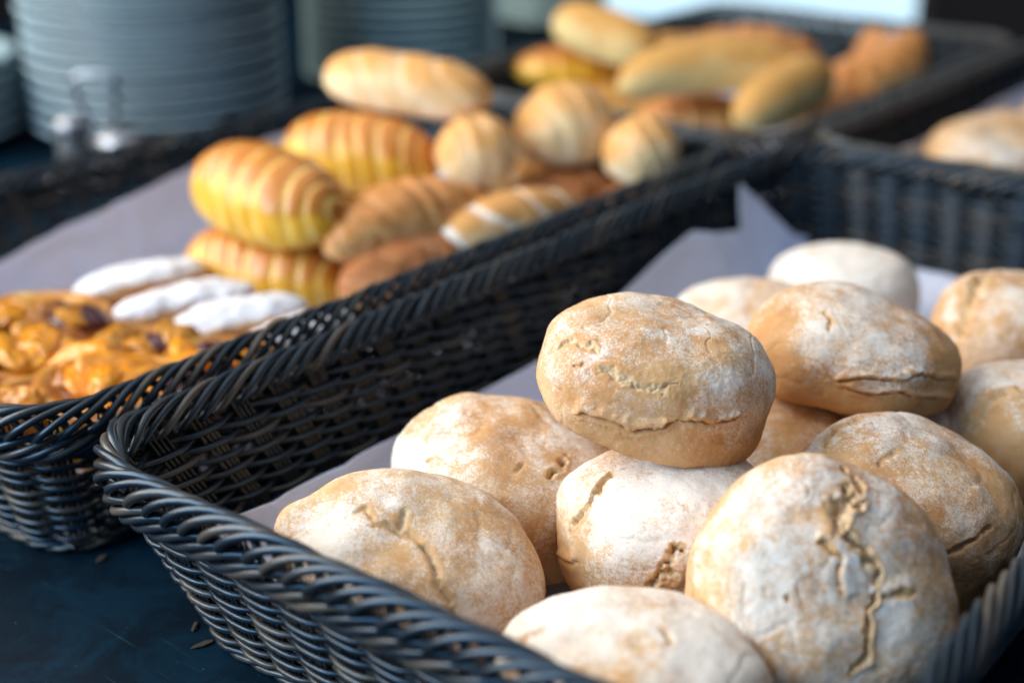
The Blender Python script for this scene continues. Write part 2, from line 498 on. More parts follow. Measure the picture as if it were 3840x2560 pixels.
    o = obj("bottom_mat", new_mesh("bottom_mat", v, f), M_WICKER, root); o["kind"] = "stuff"
    return root

F_C = (-0.317, 0.654); L_C = (-0.713, 0.6365); T_C = (-0.702, 1.2525); R_C = (-0.317, 1.305)
basket("bread_basket", F_C, 0.183, 0.336, "dark woven basket in front, filled with floured round buns", True, seed=1)
basket("pastry_basket", L_C, 0.183, 0.3185, "dark woven basket of yellow rolls, sugared fingers and fruit pastries", True, seed=2)
basket("roll_basket", T_C, 0.183, 0.2775, "blurred dark woven basket of pale finger rolls before the window", False, seed=3)
basket("loaf_basket", R_C, 0.183, 0.300, "blurred dark woven basket behind the bun basket", False, seed=4)

# ------------------------------------------------------------------ paper liners
def liner(name, label, c, hx, hy, ztop, y_range, zfar=0.03, znear=0.02, seed=0, floor_w=0.30, amp=0.0025, lean=0.004):
    """sheet that hangs on the -x wall, lies on the bottom and turns up at both ends"""
    ny, nw, nf = 120, 26, 40
    ys = np.linspace(y_range[0], y_range[1], ny)
    verts = []
    xl = c[0] - hx
    for y in ys:
        zt = ztop(y)
        up = zfar * sstep(c[1] + hy - 0.105, c[1] + hy - 0.035, y) + znear * sstep(c[1] - hy + 0.095, c[1] - hy + 0.04, y)
        z0 = 0.0125 + up
        pts = []
        for k in range(nw):
            f = k / nw
            z = zt + (z0 - zt) * f if zt > z0 else z0
            ins = 0.033 * (1 - min(z, 0.1) / 0.10) ** 1.15 if z < 0.1 else 0
            pts.append((xl + ins + 0.0085 + lean * (1 - f) ** 2, y, z))
        x1 = pts[-1][0]
        for k in range(nf + 1):
            f = k / nf
            pts.append((x1 + 0.004 + f * floor_w, y, z0 + 0.0))
        verts.append(pts)
    v = np.array(verts).reshape(-1, 3)
    n1 = fbm(v * np.array([26, 9, 30]), 4, seed); n2 = np.abs(vnoise(v * np.array([30, 22, 30]) + 5, seed + 9))
    wall = np.tile((np.arange(nw + nf + 1) < nw).astype(float), ny)
    rid = (1 - np.abs(fbm(v * np.array([14, 16, 18]) + 3.3, 2, seed + 4))) ** 6
    v[:, 0] += (0.5 + n1) * amp * wall * 1.6 + n2 * amp * wall + rid * 0.003 * wall
    v[:, 2] += (n1 * amp + 0.0008 + 0.003 * rid) * (1 - wall)
    v[:, 2] = np.maximum(v[:, 2], 0.0105)
    # rounded bend between wall and bottom
    V = v.reshape(ny, -1, 3)
    for _ in range(3):
        V[:, nw - 4:nw + 5] = 0.5 * V[:, nw - 4:nw + 5] + 0.25 * (V[:, nw - 5:nw + 4] + V[:, nw - 3:nw + 6])
    W = nw + nf + 1
    i = np.arange(ny - 1)[:, None] * W; j = np.arange(W - 1)[None, :]
    f = np.stack([i + j, i + j + 1, i + W + j + 1, i + W + j], -1).reshape(-1, 4)
    me = new_mesh(name, V.reshape(-1, 3), f)
    o = obj(name, me, M_PAPER)
    sm = o.modifiers.new("thickness", 'SOLIDIFY'); sm.thickness = 0.0003
    tag(o, label, "paper", "paper liners in the baskets")
    return o

def front_top(y):
    return float(np.interp(y, [0.33, 0.378, 0.533, 0.624, 0.700, 0.721, 0.762, 0.806, 0.835, 0.862, 0.877, 0.893, 0.93, 0.97],
                              [0.046, 0.047, 0.045, 0.046, 0.056, 0.061, 0.070, 0.077, 0.069, 0.064, 0.094, 0.082, 0.046, 0.030]))
liner("paper_liner", "pale lilac paper lining the basket of floured buns", F_C, 0.183, 0.336, front_top, (0.362, 0.958), 0.016, 0.022, 3, 0.295)
def left_top(y):
    return float(np.interp(y, [0.33, 0.44, 0.507, 0.596, 0.692, 0.8, 0.93], [0.046, 0.050, 0.055, 0.068, 0.083, 0.088, 0.06]))
liner("paper_liner", "wide lilac paper sheet standing against the pastry basket's far wall", L_C, 0.183, 0.3185, left_top, (0.385, 0.92), 0.02, 0.02, 7, 0.295, 0.0035, 0.016)
liner("paper_liner", "blurred paper lining the far basket behind the buns", R_C, 0.183, 0.300, lambda y: 0.070, (1.05, 1.57), 0.03, 0.02, 11, 0.295, 0.003, 0.01)
liner("paper_liner", "paper under the pale finger rolls near the window", T_C, 0.183, 0.2775, lambda y: 0.030, (1.02, 1.49), 0.01, 0.01, 15, 0.295)

# ------------------------------------------------------------------ floured buns
_ICO = {}
def ico(sub):
    if sub not in _ICO:
        bm = bmesh.new(); bmesh.ops.create_icosphere(bm, subdivisions=sub, radius=1.0)
        bm.verts.ensure_lookup_table()
        v = np.array([x.co[:] for x in bm.verts]); f = np.array([[x.index for x in t.verts] for t in bm.faces], dtype=np.int32)
        bm.free(); v /= np.linalg.norm(v, axis=1)[:, None]
        _ICO[sub] = (v, f)
    return _ICO[sub]

def bun_base(n, a, b, ct, cb):
    az = np.abs(n[:, 2]); rr = np.clip(1 - az ** 2.6, 0, 1) ** (1 / 2.6); h = np.hypot(n[:, 0], n[:, 1]) + 1e-9
    z = np.where(n[:, 2] > 0, ct * n[:, 2], -cb * np.tanh(2.0 * az) / np.tanh(2.0))
    return np.stack([a * rr * n[:, 0] / h, b * rr * n[:, 1] / h, z], 1)

def seg_dist(P, N, pts):
    """distance to a polyline, and which side of it a point lies on"""
    best = np.full(len(P), 1e9); side = np.zeros(len(P)); along = np.zeros(len(P))
    pts = np.asarray(pts, float)
    L = np.linalg.norm(np.diff(pts, axis=0), axis=1); tot = L.sum() + 1e-9; acc = 0.0
    for k in range(len(pts) - 1):
        a, b = pts[k], pts[k + 1]; ab = b - a; l2 = (ab ** 2).sum() + 1e-12
        t = np.clip(((P - a) @ ab) / l2, 0, 1)
        d = P - (a + t[:, None] * ab); dd = np.linalg.norm(d, axis=1)
        m = dd < best
        best[m] = dd[m]; along[m] = (acc + t[m] * L[k]) / tot
        side[m] = np.sign((np.cross(ab, d[m]) * N[m]).sum(1))
        acc += L[k]
    return best, side, along

def bun_mesh(name, dims, cracks, seed, sub=7, lump=0.05, flour=0.5, brown=0.3, knobs=(), rough=1.0):
    n, f = ico(sub)
    P = bun_base(n, *dims)
    N = np.stack([n[:, 0] / dims[0], n[:, 1] / dims[1], n[:, 2] / (0.5 * (dims[2] + dims[3]))], 1); N /= np.linalg.norm(N, axis=1)[:, None]
    R = dims[0]
    q = P / R
    disp = R * 1.9 * lump * fbm(q * 1.35 + seed * 3.1, 3, seed) + R * 0.009 * rough * fbm(q * 4.5 + seed, 4, seed + 20)
    disp += R * 0.0045 * rough * fbm(q * 16 + seed, 3, seed + 40)
    # soft wrinkles
    wr = 1 - np.abs(vnoise(q * np.array([2.6, 2.6, 4.4]) + seed * 1.7 + 0.4 * fbm(q * 3, 2, seed + 3)[:, None], seed + 60))
    disp -= R * 0.007 * rough * sstep(0.90, 1.0, wr) * sstep(-0.4, 0.2, vnoise(q * 1.7 + 9, seed + 61))
    for kp, kr, kh in knobs:
        d = np.linalg.norm(P - np.asarray(kp), axis=1); disp += kh * np.exp(-(d / kr) ** 2)
    crumb = np.zeros(len(P)); nof = np.zeros(len(P))
    Pw = P + N * 0.0
    jit = np.stack([fbm(q * 9 + 31, 3, seed + 5), fbm(q * 9 + 57, 3, seed + 6), fbm(q * 9 + 83, 3, seed + 7)], 1)
    jit2 = np.stack([vnoise(q * 38 + 31, seed + 25), vnoise(q * 38 + 57, seed + 26), vnoise(q * 38 + 83, seed + 27)], 1)
    for kind, w, de, pts in cracks:
        d, s, al = seg_dist(P + jit * w * 1.3 + jit2 * w * 0.12, N, pts)
        w = w * 0.72
        fade = sstep(0, 0.12, al) * sstep(1.0, 0.88, al)
        ww = w * (0.35 + 0.65 * fade) * (1 + 0.35 * vnoise(q * 7 + 3, seed + 8))
        x = d / ww
        if kind == 'crack':
            core = np.exp(-np.clip(x, 0, 9) ** 4)
            inner = fbm(q * 26 + 11, 3, seed + 9)
            deep = np.exp(-(np.abs(d - 0.35 * ww * vnoise(q * 5 + 41, seed + 15)) / (0.30 * ww + 0.00050)) ** 2) * fade
            disp += -de * core * (0.38 + 0.16 * inner) - 1.2 * de * deep + de * np.where(s > 0, 0.45, 0.15) * np.exp(-((x - 1.45) / 0.6) ** 2) * (0.6 + 0.6 * vnoise(q * 6, seed + 12))
            crumb = np.maximum(crumb, sstep(1.35, 0.85, x))
            nof = np.maximum(nof, 0.5 * sstep(2.6, 1.2, x))
        else:
            sx = s * x
            disp += -1.25 * de * np.exp(-(x / 0.62) ** 2) * (0.35 + 0.65 * fade) + de * 0.85 * np.where(sx > 0, np.exp(-((sx - 1.5) / 2.4) ** 2), 0.35 * np.exp(-((sx + 2.5) / 1.6) ** 2)) * fade
            nof = np.maximum(nof, 0.6 * sstep(2.0, 0.5, x))
    V = P + N * disp[:, None]
    rg_ = np.random.default_rng(seed + 500)
    tx, ty = rg_.uniform(-0.13, 0.13, 2)
    V[:, 2] *= 1 + tx * V[:, 0] / dims[0] + ty * V[:, 1] / dims[1]
    me = new_mesh(name, V, f)
    zt = n[:, 2]
    fl = flour + 0.42 * sstep(-0.05, 0.75, zt) - 0.40 * sstep(0.12, -0.35, zt) + 0.95 * fbm(q * 1.6 + seed * 5.3, 4, seed + 70, 0.6) - nof
    br = brown + 0.95 * fbm(q * 1.3 + seed * 7.7, 3, seed + 90)
    attr(me, "flour", np.clip(fl, -0.6, 1.3)); attr(me, "crumb", crumb); attr(me, "brown", np.clip(br, 0, 1) * (1 - sstep(0.05, -0.3, zt) * 0.6))
    return me

BUNS = {
 'B1': ((0.0549, 0.048, 0.0294, 0.0245), (4, 14, 38), (-0.3157, 0.5043, 0.118), [
    ('crack', 0.0022, 0.0012, [(-0.0484, -0.0172, 0.013), (-0.0464, -0.0157, 0.0166), (-0.0429, -0.0172, 0.0191), (-0.0395, -0.0223, 0.0192), (-0.0361, -0.0231, 0.0209), (-0.0323, -0.0273, 0.0208)]),
    ('crack', 0.0028, 0.0012, [(-0.0354, -0.0345, 0.0115), (-0.0311, -0.0354, 0.0149), (-0.0262, -0.0375, 0.016), (-0.0203, -0.0406, 0.0155), (-0.0127, -0.043, 0.0153), (-0.0079, -0.0437, 0.0156), (0.003, -0.0427, 0.0175)]),
    ('fold', 0.0016, 0.0026, [(-0.0374, -0.0348, -0.0092), (-0.0299, -0.0402, -0.005), (-0.0207, -0.0444, -0.004), (-0.0171, -0.0455, -0.0053), (-0.009, -0.0473, -0.0042), (-0.0026, -0.0479, -0.0012), (0.0012, -0.048, 0.0027), (0.0061, -0.0474, 0.006)]),
    ('fold', 0.0014, 0.0018, [(0.0068, -0.0473, 0.0059), (0.0168, -0.0454, 0.0059), (0.0218, -0.0439, 0.0043), (0.0281, -0.0409, 0.0059), (0.035, -0.0361, 0.0083)]),
    ('crack', 0.0008, 0.0008, [(-0.0415, -0.029, 0.0111), (-0.0382, -0.0317, 0.0123), (-0.0374, -0.0305, 0.0148)]),
  ]),
 'B2': ((0.0537, 0.0453, 0.0286, 0.0192), (2, 9, 38), (-0.2771, 0.6299, 0.096), [
    ('fold', 0.0015, 0.0022, [(-0.0218, -0.0412, 0.0048), (-0.015, -0.0433, 0.0052), (-0.0049, -0.0441, 0.0095), (0.0113, -0.043, 0.0102), (0.0192, -0.0398, 0.0129), (0.0291, -0.0353, 0.0129)]),
    ('fold', 0.0014, 0.0026, [(-0.018, -0.0426, 0.0034), (-0.0065, -0.045, 0.0011), (0.0031, -0.0452, 0.0021), (0.0131, -0.0438, 0.0045), (0.0256, -0.0398, 0.0005), (0.0376, -0.0323, -0.0025), (0.0462, -0.023, -0.0038)]),
    ('fold', 0.0012, 0.0016, [(0.0257, -0.0372, 0.0127), (0.0349, -0.0328, 0.0102), (0.0448, -0.0241, 0.0071)]),
    ('crack', 0.001, 0.0012, [(-0.0244, -0.0131, 0.0262), (-0.0213, -0.0204, 0.0254), (-0.0235, -0.027, 0.0226)]),
  ]),
 'B3': ((0.0584, 0.0521, 0.0354, 0.0271), (8, 4, 30), (-0.3794, 0.4756, 0.052), [
    ('crack', 0.0026, 0.003, [(0.0302, -0.0084, 0.0324), (0.0275, -0.0164, 0.032), (0.0246, -0.0246, 0.0308), (0.0233, -0.0281, 0.0299)]),
    ('crack', 0.0009, 0.0012, [(0.0099, -0.023, 0.0334), (0.0089, -0.0271, 0.0324), (0.0074, -0.0305, 0.0315)]),
    ('crack', 0.0009, 0.001, [(-0.0347, -0.0258, 0.0268), (-0.0335, -0.0238, 0.0282), (-0.0314, -0.023, 0.0293)]),
  ]),
 'B4': ((0.058, 0.0476, 0.0373, 0.0331), (14, 16, 38), (-0.3639, 0.3901, 0.046), [
    ('crack', 0.002, 0.0019, [(-0.0255, -0.0063, 0.0353), (-0.0181, -0.0054, 0.0365), (-0.0116, -0.0063, 0.0369), (-0.0057, -0.0095, 0.037), (0.0012, -0.0146, 0.0366), (0.0044, -0.0216, 0.0353), (0.0081, -0.0282, 0.033), (0.0135, -0.0312, 0.0309), (0.0166, -0.035, 0.0276), (0.0183, -0.0397, 0.0221), (0.0182, -0.0427, 0.0167)]),
    ('crack', 0.0016, 0.0012, [(-0.0339, -0.0003, 0.0334), (-0.0286, 0.0028, 0.0348), (-0.0241, -0.0042, 0.0357)]),
    ('crack', 0.003, 0.0012, [(-0.013, 0.0039, 0.037), (-0.0114, -0.0057, 0.037)]),
    ('crack', 0.0008, 0.001, [(0.007, 0.035, 0.0293), (0.0102, 0.0346, 0.0292), (0.0151, 0.0338, 0.0289)]),
  ]),
 'B5': ((0.0495, 0.0456, 0.0337, 0.0277), (8, -4, 38), (-0.2937, 0.4839, 0.058), [
    ('crack', 0.0022, 0.0028, [(-0.0447, -0.0164, 0.0121), (-0.0418, -0.0157, 0.0185), (-0.0371, -0.0164, 0.0233), (-0.0321, -0.0135, 0.0274), (-0.0297, -0.0077, 0.0295), (-0.0245, -0.0032, 0.0314), (-0.0191, 0.0006, 0.0326)]),
    ('crack', 0.0042, 0.0034, [(0.002, -0.0405, 0.0201), (-0.0005, -0.0429, 0.0162), (-0.0041, -0.0447, 0.0101), (-0.0095, -0.0447, 0.0028)]),
    ('fold', 0.0014, 0.0016, [(-0.0488, -0.0067, -0.0089), (-0.0463, -0.0161, -0.0039), (-0.04, -0.0268, 0.0036)]),
  ]),
 'B6': ((0.0522, 0.0557, 0.0358, 0.0318), (48, 6, 38), (-0.2046, 0.4566, 0.07), [
    ('crack', 0.0022, 0.0022, [(0.0027, 0.0471, 0.0239), (0.0066, 0.0412, 0.028), (0.0092, 0.0358, 0.0304)]),
    ('crack', 0.0052, 0.0024, [(0.0078, 0.0346, 0.031), (-0.0, 0.0304, 0.0327), (-0.0027, 0.0239, 0.0342), (0.0009, 0.0196, 0.0349)]),
    ('crack', 0.0028, 0.0026, [(0.0009, 0.0196, 0.0349), (0.004, 0.0138, 0.0354), (0.0083, 0.0088, 0.0355), (0.0118, 0.0039, 0.0355), (0.0115, -0.0011, 0.0355)]),
    ('crack', 0.002, 0.0026, [(0.0115, -0.0011, 0.0355), (0.0107, -0.0083, 0.0354), (0.0097, -0.0157, 0.035), (0.0098, -0.0258, 0.0334), (0.0061, -0.0312, 0.0323), (0.0026, -0.035, 0.0312)]),
    ('fold', 0.0016, 0.0012, [(0.0101, -0.0056, 0.0355), (0.0195, -0.0031, 0.0347), (0.0283, -0.0017, 0.0328)]),
    ('fold', 0.002, 0.0014, [(-0.0131, 0.0115, 0.035), (-0.0072, 0.0126, 0.0354), (-0.0014, 0.0082, 0.0357), (-0.0016, 0.0003, 0.0358), (-0.0, -0.0092, 0.0357)]),
    ('crack', 0.0008, 0.0012, [(-0.0222, -0.0075, 0.034), (-0.0213, -0.0108, 0.034)]),
  ]),
 'B7': ((0.0557, 0.0488, 0.0382, 0.0318), (6, 2, 20), (-0.2395, 0.3745, 0.046), [
    ('crack', 0.0012, 0.0014, [(0.0073, 0.0067, 0.038), (0.0122, 0.0012, 0.0379), (0.0155, -0.0035, 0.0376)]),
    ('fold', 0.002, 0.0012, [(-0.0392, -0.0112, 0.0302), (-0.038, -0.0066, 0.0316), (-0.032, -0.0045, 0.0343)]),
  ]),
 'B8': ((0.0554, 0.0529, 0.0366, 0.0305), (6, 12, 38), (-0.2155, 0.5643, 0.055), [
    ('crack', 0.003, 0.003, [(-0.0463, -0.0018, 0.025), (-0.0441, 0.0064, 0.0265), (-0.0381, 0.0163, 0.0285), (-0.0292, 0.0174, 0.0321)]),
    ('crack', 0.0012, 0.0016, [(-0.0038, -0.0498, 0.0171), (0.0013, -0.0496, 0.0178), (0.0055, -0.0482, 0.0199), (0.0158, -0.042, 0.0246), (0.0245, -0.0343, 0.0273)]),
    ('crack', 0.0008, 0.001, [(-0.0272, -0.0177, 0.0326), (-0.0226, -0.0122, 0.0345), (-0.0161, -0.0069, 0.0359)]),
  ]),
 'B9': ((0.0486, 0.0463, 0.0333, 0.0278), (6, 10, 60), (-0.1988, 0.6852, 0.055), [
    ('crack', 0.0028, 0.0034, [(-0.0476, -0.0088, 0.0054), (-0.0456, -0.0089, 0.0141), (-0.0421, -0.0069, 0.0206), (-0.0367, -0.0085, 0.0252), (-0.0277, -0.0103, 0.0293)]),
  ]),
 'B10': ((0.0481, 0.0458, 0.033, 0.0275), (8, 4, 38), (-0.2435, 0.7794, 0.068), [
    ('crack', 0.005, 0.0036, [(-0.0413, -0.0231, 0.0051), (-0.0403, -0.0207, 0.0145), (-0.0384, -0.0148, 0.0214), (-0.0348, -0.0058, 0.0262), (-0.0266, 0.0039, 0.03), (-0.0148, 0.0109, 0.0319)]),
  ]),
 'B11': ((0.051, 0.0485, 0.0349, 0.0291), (0, 4, 38), (-0.3763, 0.8292, 0.045), [
    ('crack', 0.0014, 0.0014, [(-0.0271, -0.0011, 0.0321), (-0.0166, 0.0076, 0.0339), (-0.006, 0.0095, 0.0346)]),
  ]),
 'B12': ((0.0499, 0.0475, 0.0342, 0.0285), (0, -6, 38), (-0.3859, 0.7219, 0.049), [
    ('crack', 0.002, 0.0014, [(0.0196, -0.0142, 0.032), (0.0229, -0.0196, 0.0301), (0.0293, -0.0183, 0.0281)]),
  ]),
}
KNOB = (-0.0568, 0.0031, 0.0116)
BUN_INFO = {  # label, seed, subdivision, flour, brown, lump
 'B1': ("golden floured bun with torn top, topmost of the heap", 11, 8, 0.08, 0.45, 0.035),
 'B2': ("flattish bun with folded side and white flour patch, beside the topmost bun", 12, 7, 0.02, 0.30, 0.035),
 'B3': ("pale brown bun half hidden behind the topmost bun, near the paper edge", 13, 7, 0.18, 0.25, 0.04),
 'B4': ("large bun with long crooked crack and a knob, by the near basket corner", 14, 7, 0.22, 0.20, 0.05),
 'B5': ("white floured bun with crack, squeezed directly under the topmost bun", 15, 7, 0.42, 0.15, 0.04),
 'B6': ("big tilted bun with deep jagged vertical split facing the viewer", 16, 8, 0.12, 0.22, 0.04),
 'B7': ("blurred white floured bun at the bottom edge, behind the near rim", 17, 7, 0.32, 0.20, 0.04),
 'B8': ("veined brown and white bun leaning on the basket's right rim", 18, 7, 0.12, 0.25, 0.04),
 'B9': ("shaded bun with crack at the picture's right edge, above the veined bun", 19, 6, 0.20, 0.20, 0.04),
 'B10': ("bun with wide open brown split near the basket's far right", 20, 6, 0.22, 0.22, 0.04),
 'B11': ("smooth pale bun farthest back beside the standing paper corner", 21, 6, 0.45, 0.10, 0.03),
 'B12': ("pale blurred bun at the back, between paper and the topmost bun", 22, 6, 0.40, 0.20, 0.04),
}
for key, (dims, rot, loc, cracks) in BUNS.items():
    label, seed, sub, fl, br, lump = BUN_INFO[key]
    knobs = [(KNOB, 0.0125, 0.0085)] if key == 'B4' else ()
    o = obj("round_bun", bun_mesh("round_bun", dims, cracks, seed, sub, lump, fl, br, knobs), M_BREAD, None, loc, rad(rot))
    tag(o, label, "bun", "floured buns in the front basket")
o = obj("round_bun", bun_mesh("round_bun", (0.047, 0.045, 0.031, 0.026), [], 31, 6, 0.04, 0.1, 0.3), M_BREAD, None, (-0.298, 0.588, 0.046), rad((0, 0, 20)))
tag(o, "dark bun glimpsed in the gap beneath the two upper buns", "bun", "floured buns in the front basket")
o = obj("round_bun", bun_mesh("round_bun", (0.048, 0.046, 0.032, 0.028), [], 32, 6, 0.04, 0.15, 0.3), M_BREAD, None, (-0.262, 0.668, 0.040), rad((0, 0, 50)))
tag(o, "shadowed bun lying underneath the flattish folded bun", "bun", "floured buns in the front basket")

# ------------------------------------------------------------------ pastries
def loaf_mesh(name, L, rx, rz, ridges=0, depth=0.12, skew=0.3, bend=0.0, p=2.4, seed=0, groove_pale=1.0, saw=0.6, lump=0.05, lift=0.0, flat=0.75, browning=1.0, gw=0.72):
    nu, nv = 110, 56
    s = -np.cos(np.linspace(0.0, math.pi, nu)) * 0.9995
    ph = np.linspace(0, 2 * math.pi, nv, endpoint=False)
    S, A = np.meshgrid(s, ph, indexing='ij'); S = S.ravel(); A = A.ravel()
    prof = np.clip(1 - np.abs(S) ** p, 0, 1) ** (1 / 2.1)
    up = np.sin(A)
    rmod = np.ones_like(S); groove = np.zeros_like(S)
    if ridges:
        t = (S + skew * up * 0.35) * ridges / 2 + 0.37 + 0.38 * vnoise(np.stack([S * 3.2, A * 0.6, A * 0], 1), seed + 2)
        fr = t - np.floor(t)
        fr2 = fr ** saw
        lobe = np.clip(1 - (2 * fr2 - 1) ** 2, 0, 1) ** 0.5
        topw = sstep(-0.75, 0.0, up)
        rmod -= depth * (1 - lobe) * topw
        groove = sstep(gw, gw * 0.3, lobe) * topw
    base = np.stack([S * 3, np.cos(A) * 1.5, up * 1.5], 1)
    rmod += lump * fbm(base + seed * 3.3, 3, seed) + 0.02 * fbm(base * 4 + seed, 3, seed + 4)
    y = rx * prof * np.cos(A) * rmod
    z = rz * prof * np.where(up > 0, up, flat * np.tanh(1.8 * up) / math.tanh(1.8)) * rmod
    x = L * S
    y = y + bend * (S ** 2 - 0.33) * L
    z = z + lift * (S ** 2 - 0.33) * L
    V = np.stack([x, y, z], 1)
    i = np.arange(nu - 1)[:, None] * nv; j = np.arange(nv)[None, :]; k = (j + 1) % nv
    f = np.stack([i + j, i + nv + j, i + nv + k, i + k], -1).reshape(-1, 4)
    me = new_mesh(name, V, f)
    nz = 0.5 * fbm(base * 0.9 + seed * 2.1, 3, seed + 8)
    attr(me, "brown", np.clip((0.06 + 1.05 * sstep(-0.10, 0.95, up) + nz - 0.30 * groove) * browning, 0, 1))
    attr(me, "pale", np.clip(groove * groove_pale + 0.45 * sstep(0.15, -0.45, up) * (groove_pale > 0), 0, 1))
    attr(me, "flour", np.clip(0.95 * sstep(0.05, 0.75, up) + 0.5 * nz, 0, 1.2))
    return me

def pastry(name, label, cat, mat, loc, rot, group, **kw):
    o = obj(name, loaf_mesh(name, **kw), mat, None, loc, rad(rot))
    return tag(o, label, cat, group)

GP = "pastries in the left basket"
pastry("sugared_finger", "white sugared finger pastry farthest from the near rim, against the lilac paper", "pastry", M_SUGAR, (-0.754, 0.552, 0.050), (0, 0, 74), GP, L=0.047, rx=0.0190, rz=0.0130, p=2.6, seed=1, lump=0.22)
pastry("sugared_finger", "white sugared finger pastry, middle one of the three", "pastry", M_SUGAR, (-0.698, 0.543, 0.050), (0, 0, 73), GP, L=0.049, rx=0.0200, rz=0.0130, p=2.6, seed=2, lump=0.22)
pastry("sugared_finger", "white sugared finger pastry closest to the woven rim", "pastry", M_SUGAR, (-0.650, 0.546, 0.050), (0, 0, 73), GP, L=0.047, rx=0.0200, rz=0.0130, p=2.6, seed=3, lump=0.22)
pastry("sugared_finger", "sugared pastry almost wholly hidden behind the woven rim", "pastry", M_SUGAR, (-0.603, 0.560, 0.047), (0, 0, 76), GP, L=0.045, rx=0.0200, rz=0.0130, p=2.6, seed=4, lump=0.22)
pastry("ridged_roll", "ridged yellow brioche roll leaning on the lilac paper", "pastry", M_YELLOW, (-0.719, 0.640, 0.095), (0, 6, 2), GP, L=0.066, rx=0.038, rz=0.035, ridges=8, depth=0.085, skew=0.5, p=2.4, seed=5, groove_pale=0.85, gw=0.92)
pastry("ridged_roll", "lower ridged yellow roll directly behind the sugared fingers", "pastry", M_YELLOW, (-0.722, 0.636, 0.042), (0, 2, 14), GP, L=0.064, rx=0.034, rz=0.031, ridges=8, depth=0.085, skew=0.3, p=2.8, seed=6, groove_pale=0.85, gw=0.92)
pastry("ridged_roll", "ridged yellow roll with brown top under the long white roll", "pastry", M_YELLOW, (-0.760, 0.773, 0.089), (0, 3, 22), GP, L=0.064, rx=0.036, rz=0.035, ridges=8, depth=0.085, skew=0.4, p=2.3, seed=7, groove_pale=0.85, gw=0.92)
pastry("croissant", "golden brown croissant with pointed tip, in the middle of the pile", "croissant", M_CROISSANT, (-0.645, 0.694, 0.078), (0, -4, 75), GP, L=0.066, rx=0.030, rz=0.029, ridges=6, depth=0.14, skew=0.5, bend=-0.14, p=1.7, seed=8, groove_pale=0.55)
pastry("striped_pastry", "cream striped pastry lying against the woven rim", "pastry", M_CREAM, (-0.598, 0.756, 0.070), (0, -2, 75), GP, L=0.060, rx=0.024, rz=0.024, ridges=4, depth=0.10, skew=0.6, p=2.2, seed=9, groove_pale=0.75, saw=0.55, gw=1.1)
pastry("crumb_pastry", "rough brown crumb pastry under the golden croissant", "pastry", M_CRUMBLY, (-0.622, 0.676, 0.050), (0, 0, 78), GP, L=0.056, rx=0.028, rz=0.027, ridges=4, depth=0.10, skew=0.4, p=2.2, seed=10, groove_pale=0.5, lump=0.16)
pastry("crumb_pastry", "rough reddish brown pastry between the cream striped one and round rolls", "pastry", M_CRUMBLY, (-0.632, 0.868, 0.052), (0, 0, 70), GP, L=0.062, rx=0.032, rz=0.028, ridges=4, depth=0.10, skew=0.4, p=2.2, seed=11, groove_pale=0.4, lump=0.16)
pastry("crumb_pastry", "brown pastry buried beneath the ridged yellow rolls", "pastry", M_CRUMBLY, (-0.742, 0.775, 0.040), (0, 0, 15), GP, L=0.060, rx=0.036, rz=0.028, ridges=4, depth=0.10, p=2.4, seed=12, groove_pale=0.3)
pastry("long_roll", "long scored white roll on top of the pastry pile", "bread roll", M_ROLL, (-0.749, 0.816, 0.138), (0, 5, 22), GP, L=0.069, rx=0.029, rz=0.026, ridges=4, depth=0.10, skew=1.3, p=3.0, seed=13, groove_pale=0.5, saw=0.55, gw=1.05)
pastry("round_roll", "small round scored roll at the foot of the largest round roll", "bread roll", M_ROLL, (-0.670, 0.806, 0.100), (0, -8, 60), GP, L=0.0315, rx=0.030, rz=0.029, ridges=3, depth=0.10, skew=0.7, p=2.1, seed=14, groove_pale=0.45, saw=0.55, gw=1.05)
pastry("round_roll", "largest round scored roll, high in the pastry pile", "bread roll", M_ROLL, (-0.650, 0.890, 0.105), (-8, -10, 62), GP, L=0.041, rx=0.039, rz=0.037, ridges=4, depth=0.09, skew=0.7, p=2.1, seed=15, groove_pale=0.45, saw=0.55, gw=1.05)
pastry("round_roll", "small round scored roll perched by the basket's far corner", "bread roll", M_ROLL, (-0.582, 0.897, 0.095), (0, -10, 58), GP, L=0.030, rx=0.029, rz=0.029, ridges=3, depth=0.11, skew=0.7, p=2.1, seed=16, groove_pale=0.45, saw=0.55, gw=1.05)
pastry("round_roll", "shadowed roll underneath the largest round roll", "bread roll", M_ROLL, (-0.690, 0.905, 0.045), (0, 0, 30), GP, L=0.050, rx=0.034, rz=0.030, ridges=3, depth=0.1, p=2.3, seed=17)

pastry("plain_pastry", "plain pastry lying beneath the white sugared fingers", "pastry", M_CROISSANT, (-0.715, 0.540, 0.0265), (0, 0, -6), GP, L=0.058, rx=0.040, rz=0.015, p=2.6, seed=18, groove_pale=0.3)
pastry("plain_pastry", "plain pastry beneath the sugared finger nearest the woven rim", "pastry", M_CROISSANT, (-0.618, 0.553, 0.0260), (0, 0, 20), GP, L=0.040, rx=0.036, rz=0.015, p=2.6, seed=19, groove_pale=0.3)
pastry("round_roll", "dim roll underneath the small roll by the basket's far corner", "bread roll", M_ROLL, (-0.583, 0.900, 0.043), (0, 0, 70), GP, L=0.042, rx=0.030, rz=0.030, ridges=3, depth=0.1, p=2.3, seed=21)
pastry("round_roll", "dim roll underneath the small roll beside the croissant", "bread roll", M_ROLL, (-0.672, 0.800, 0.045), (0, 0, 40), GP, L=0.040, rx=0.030, rz=0.030, ridges=3, depth=0.1, p=2.3, seed=22)

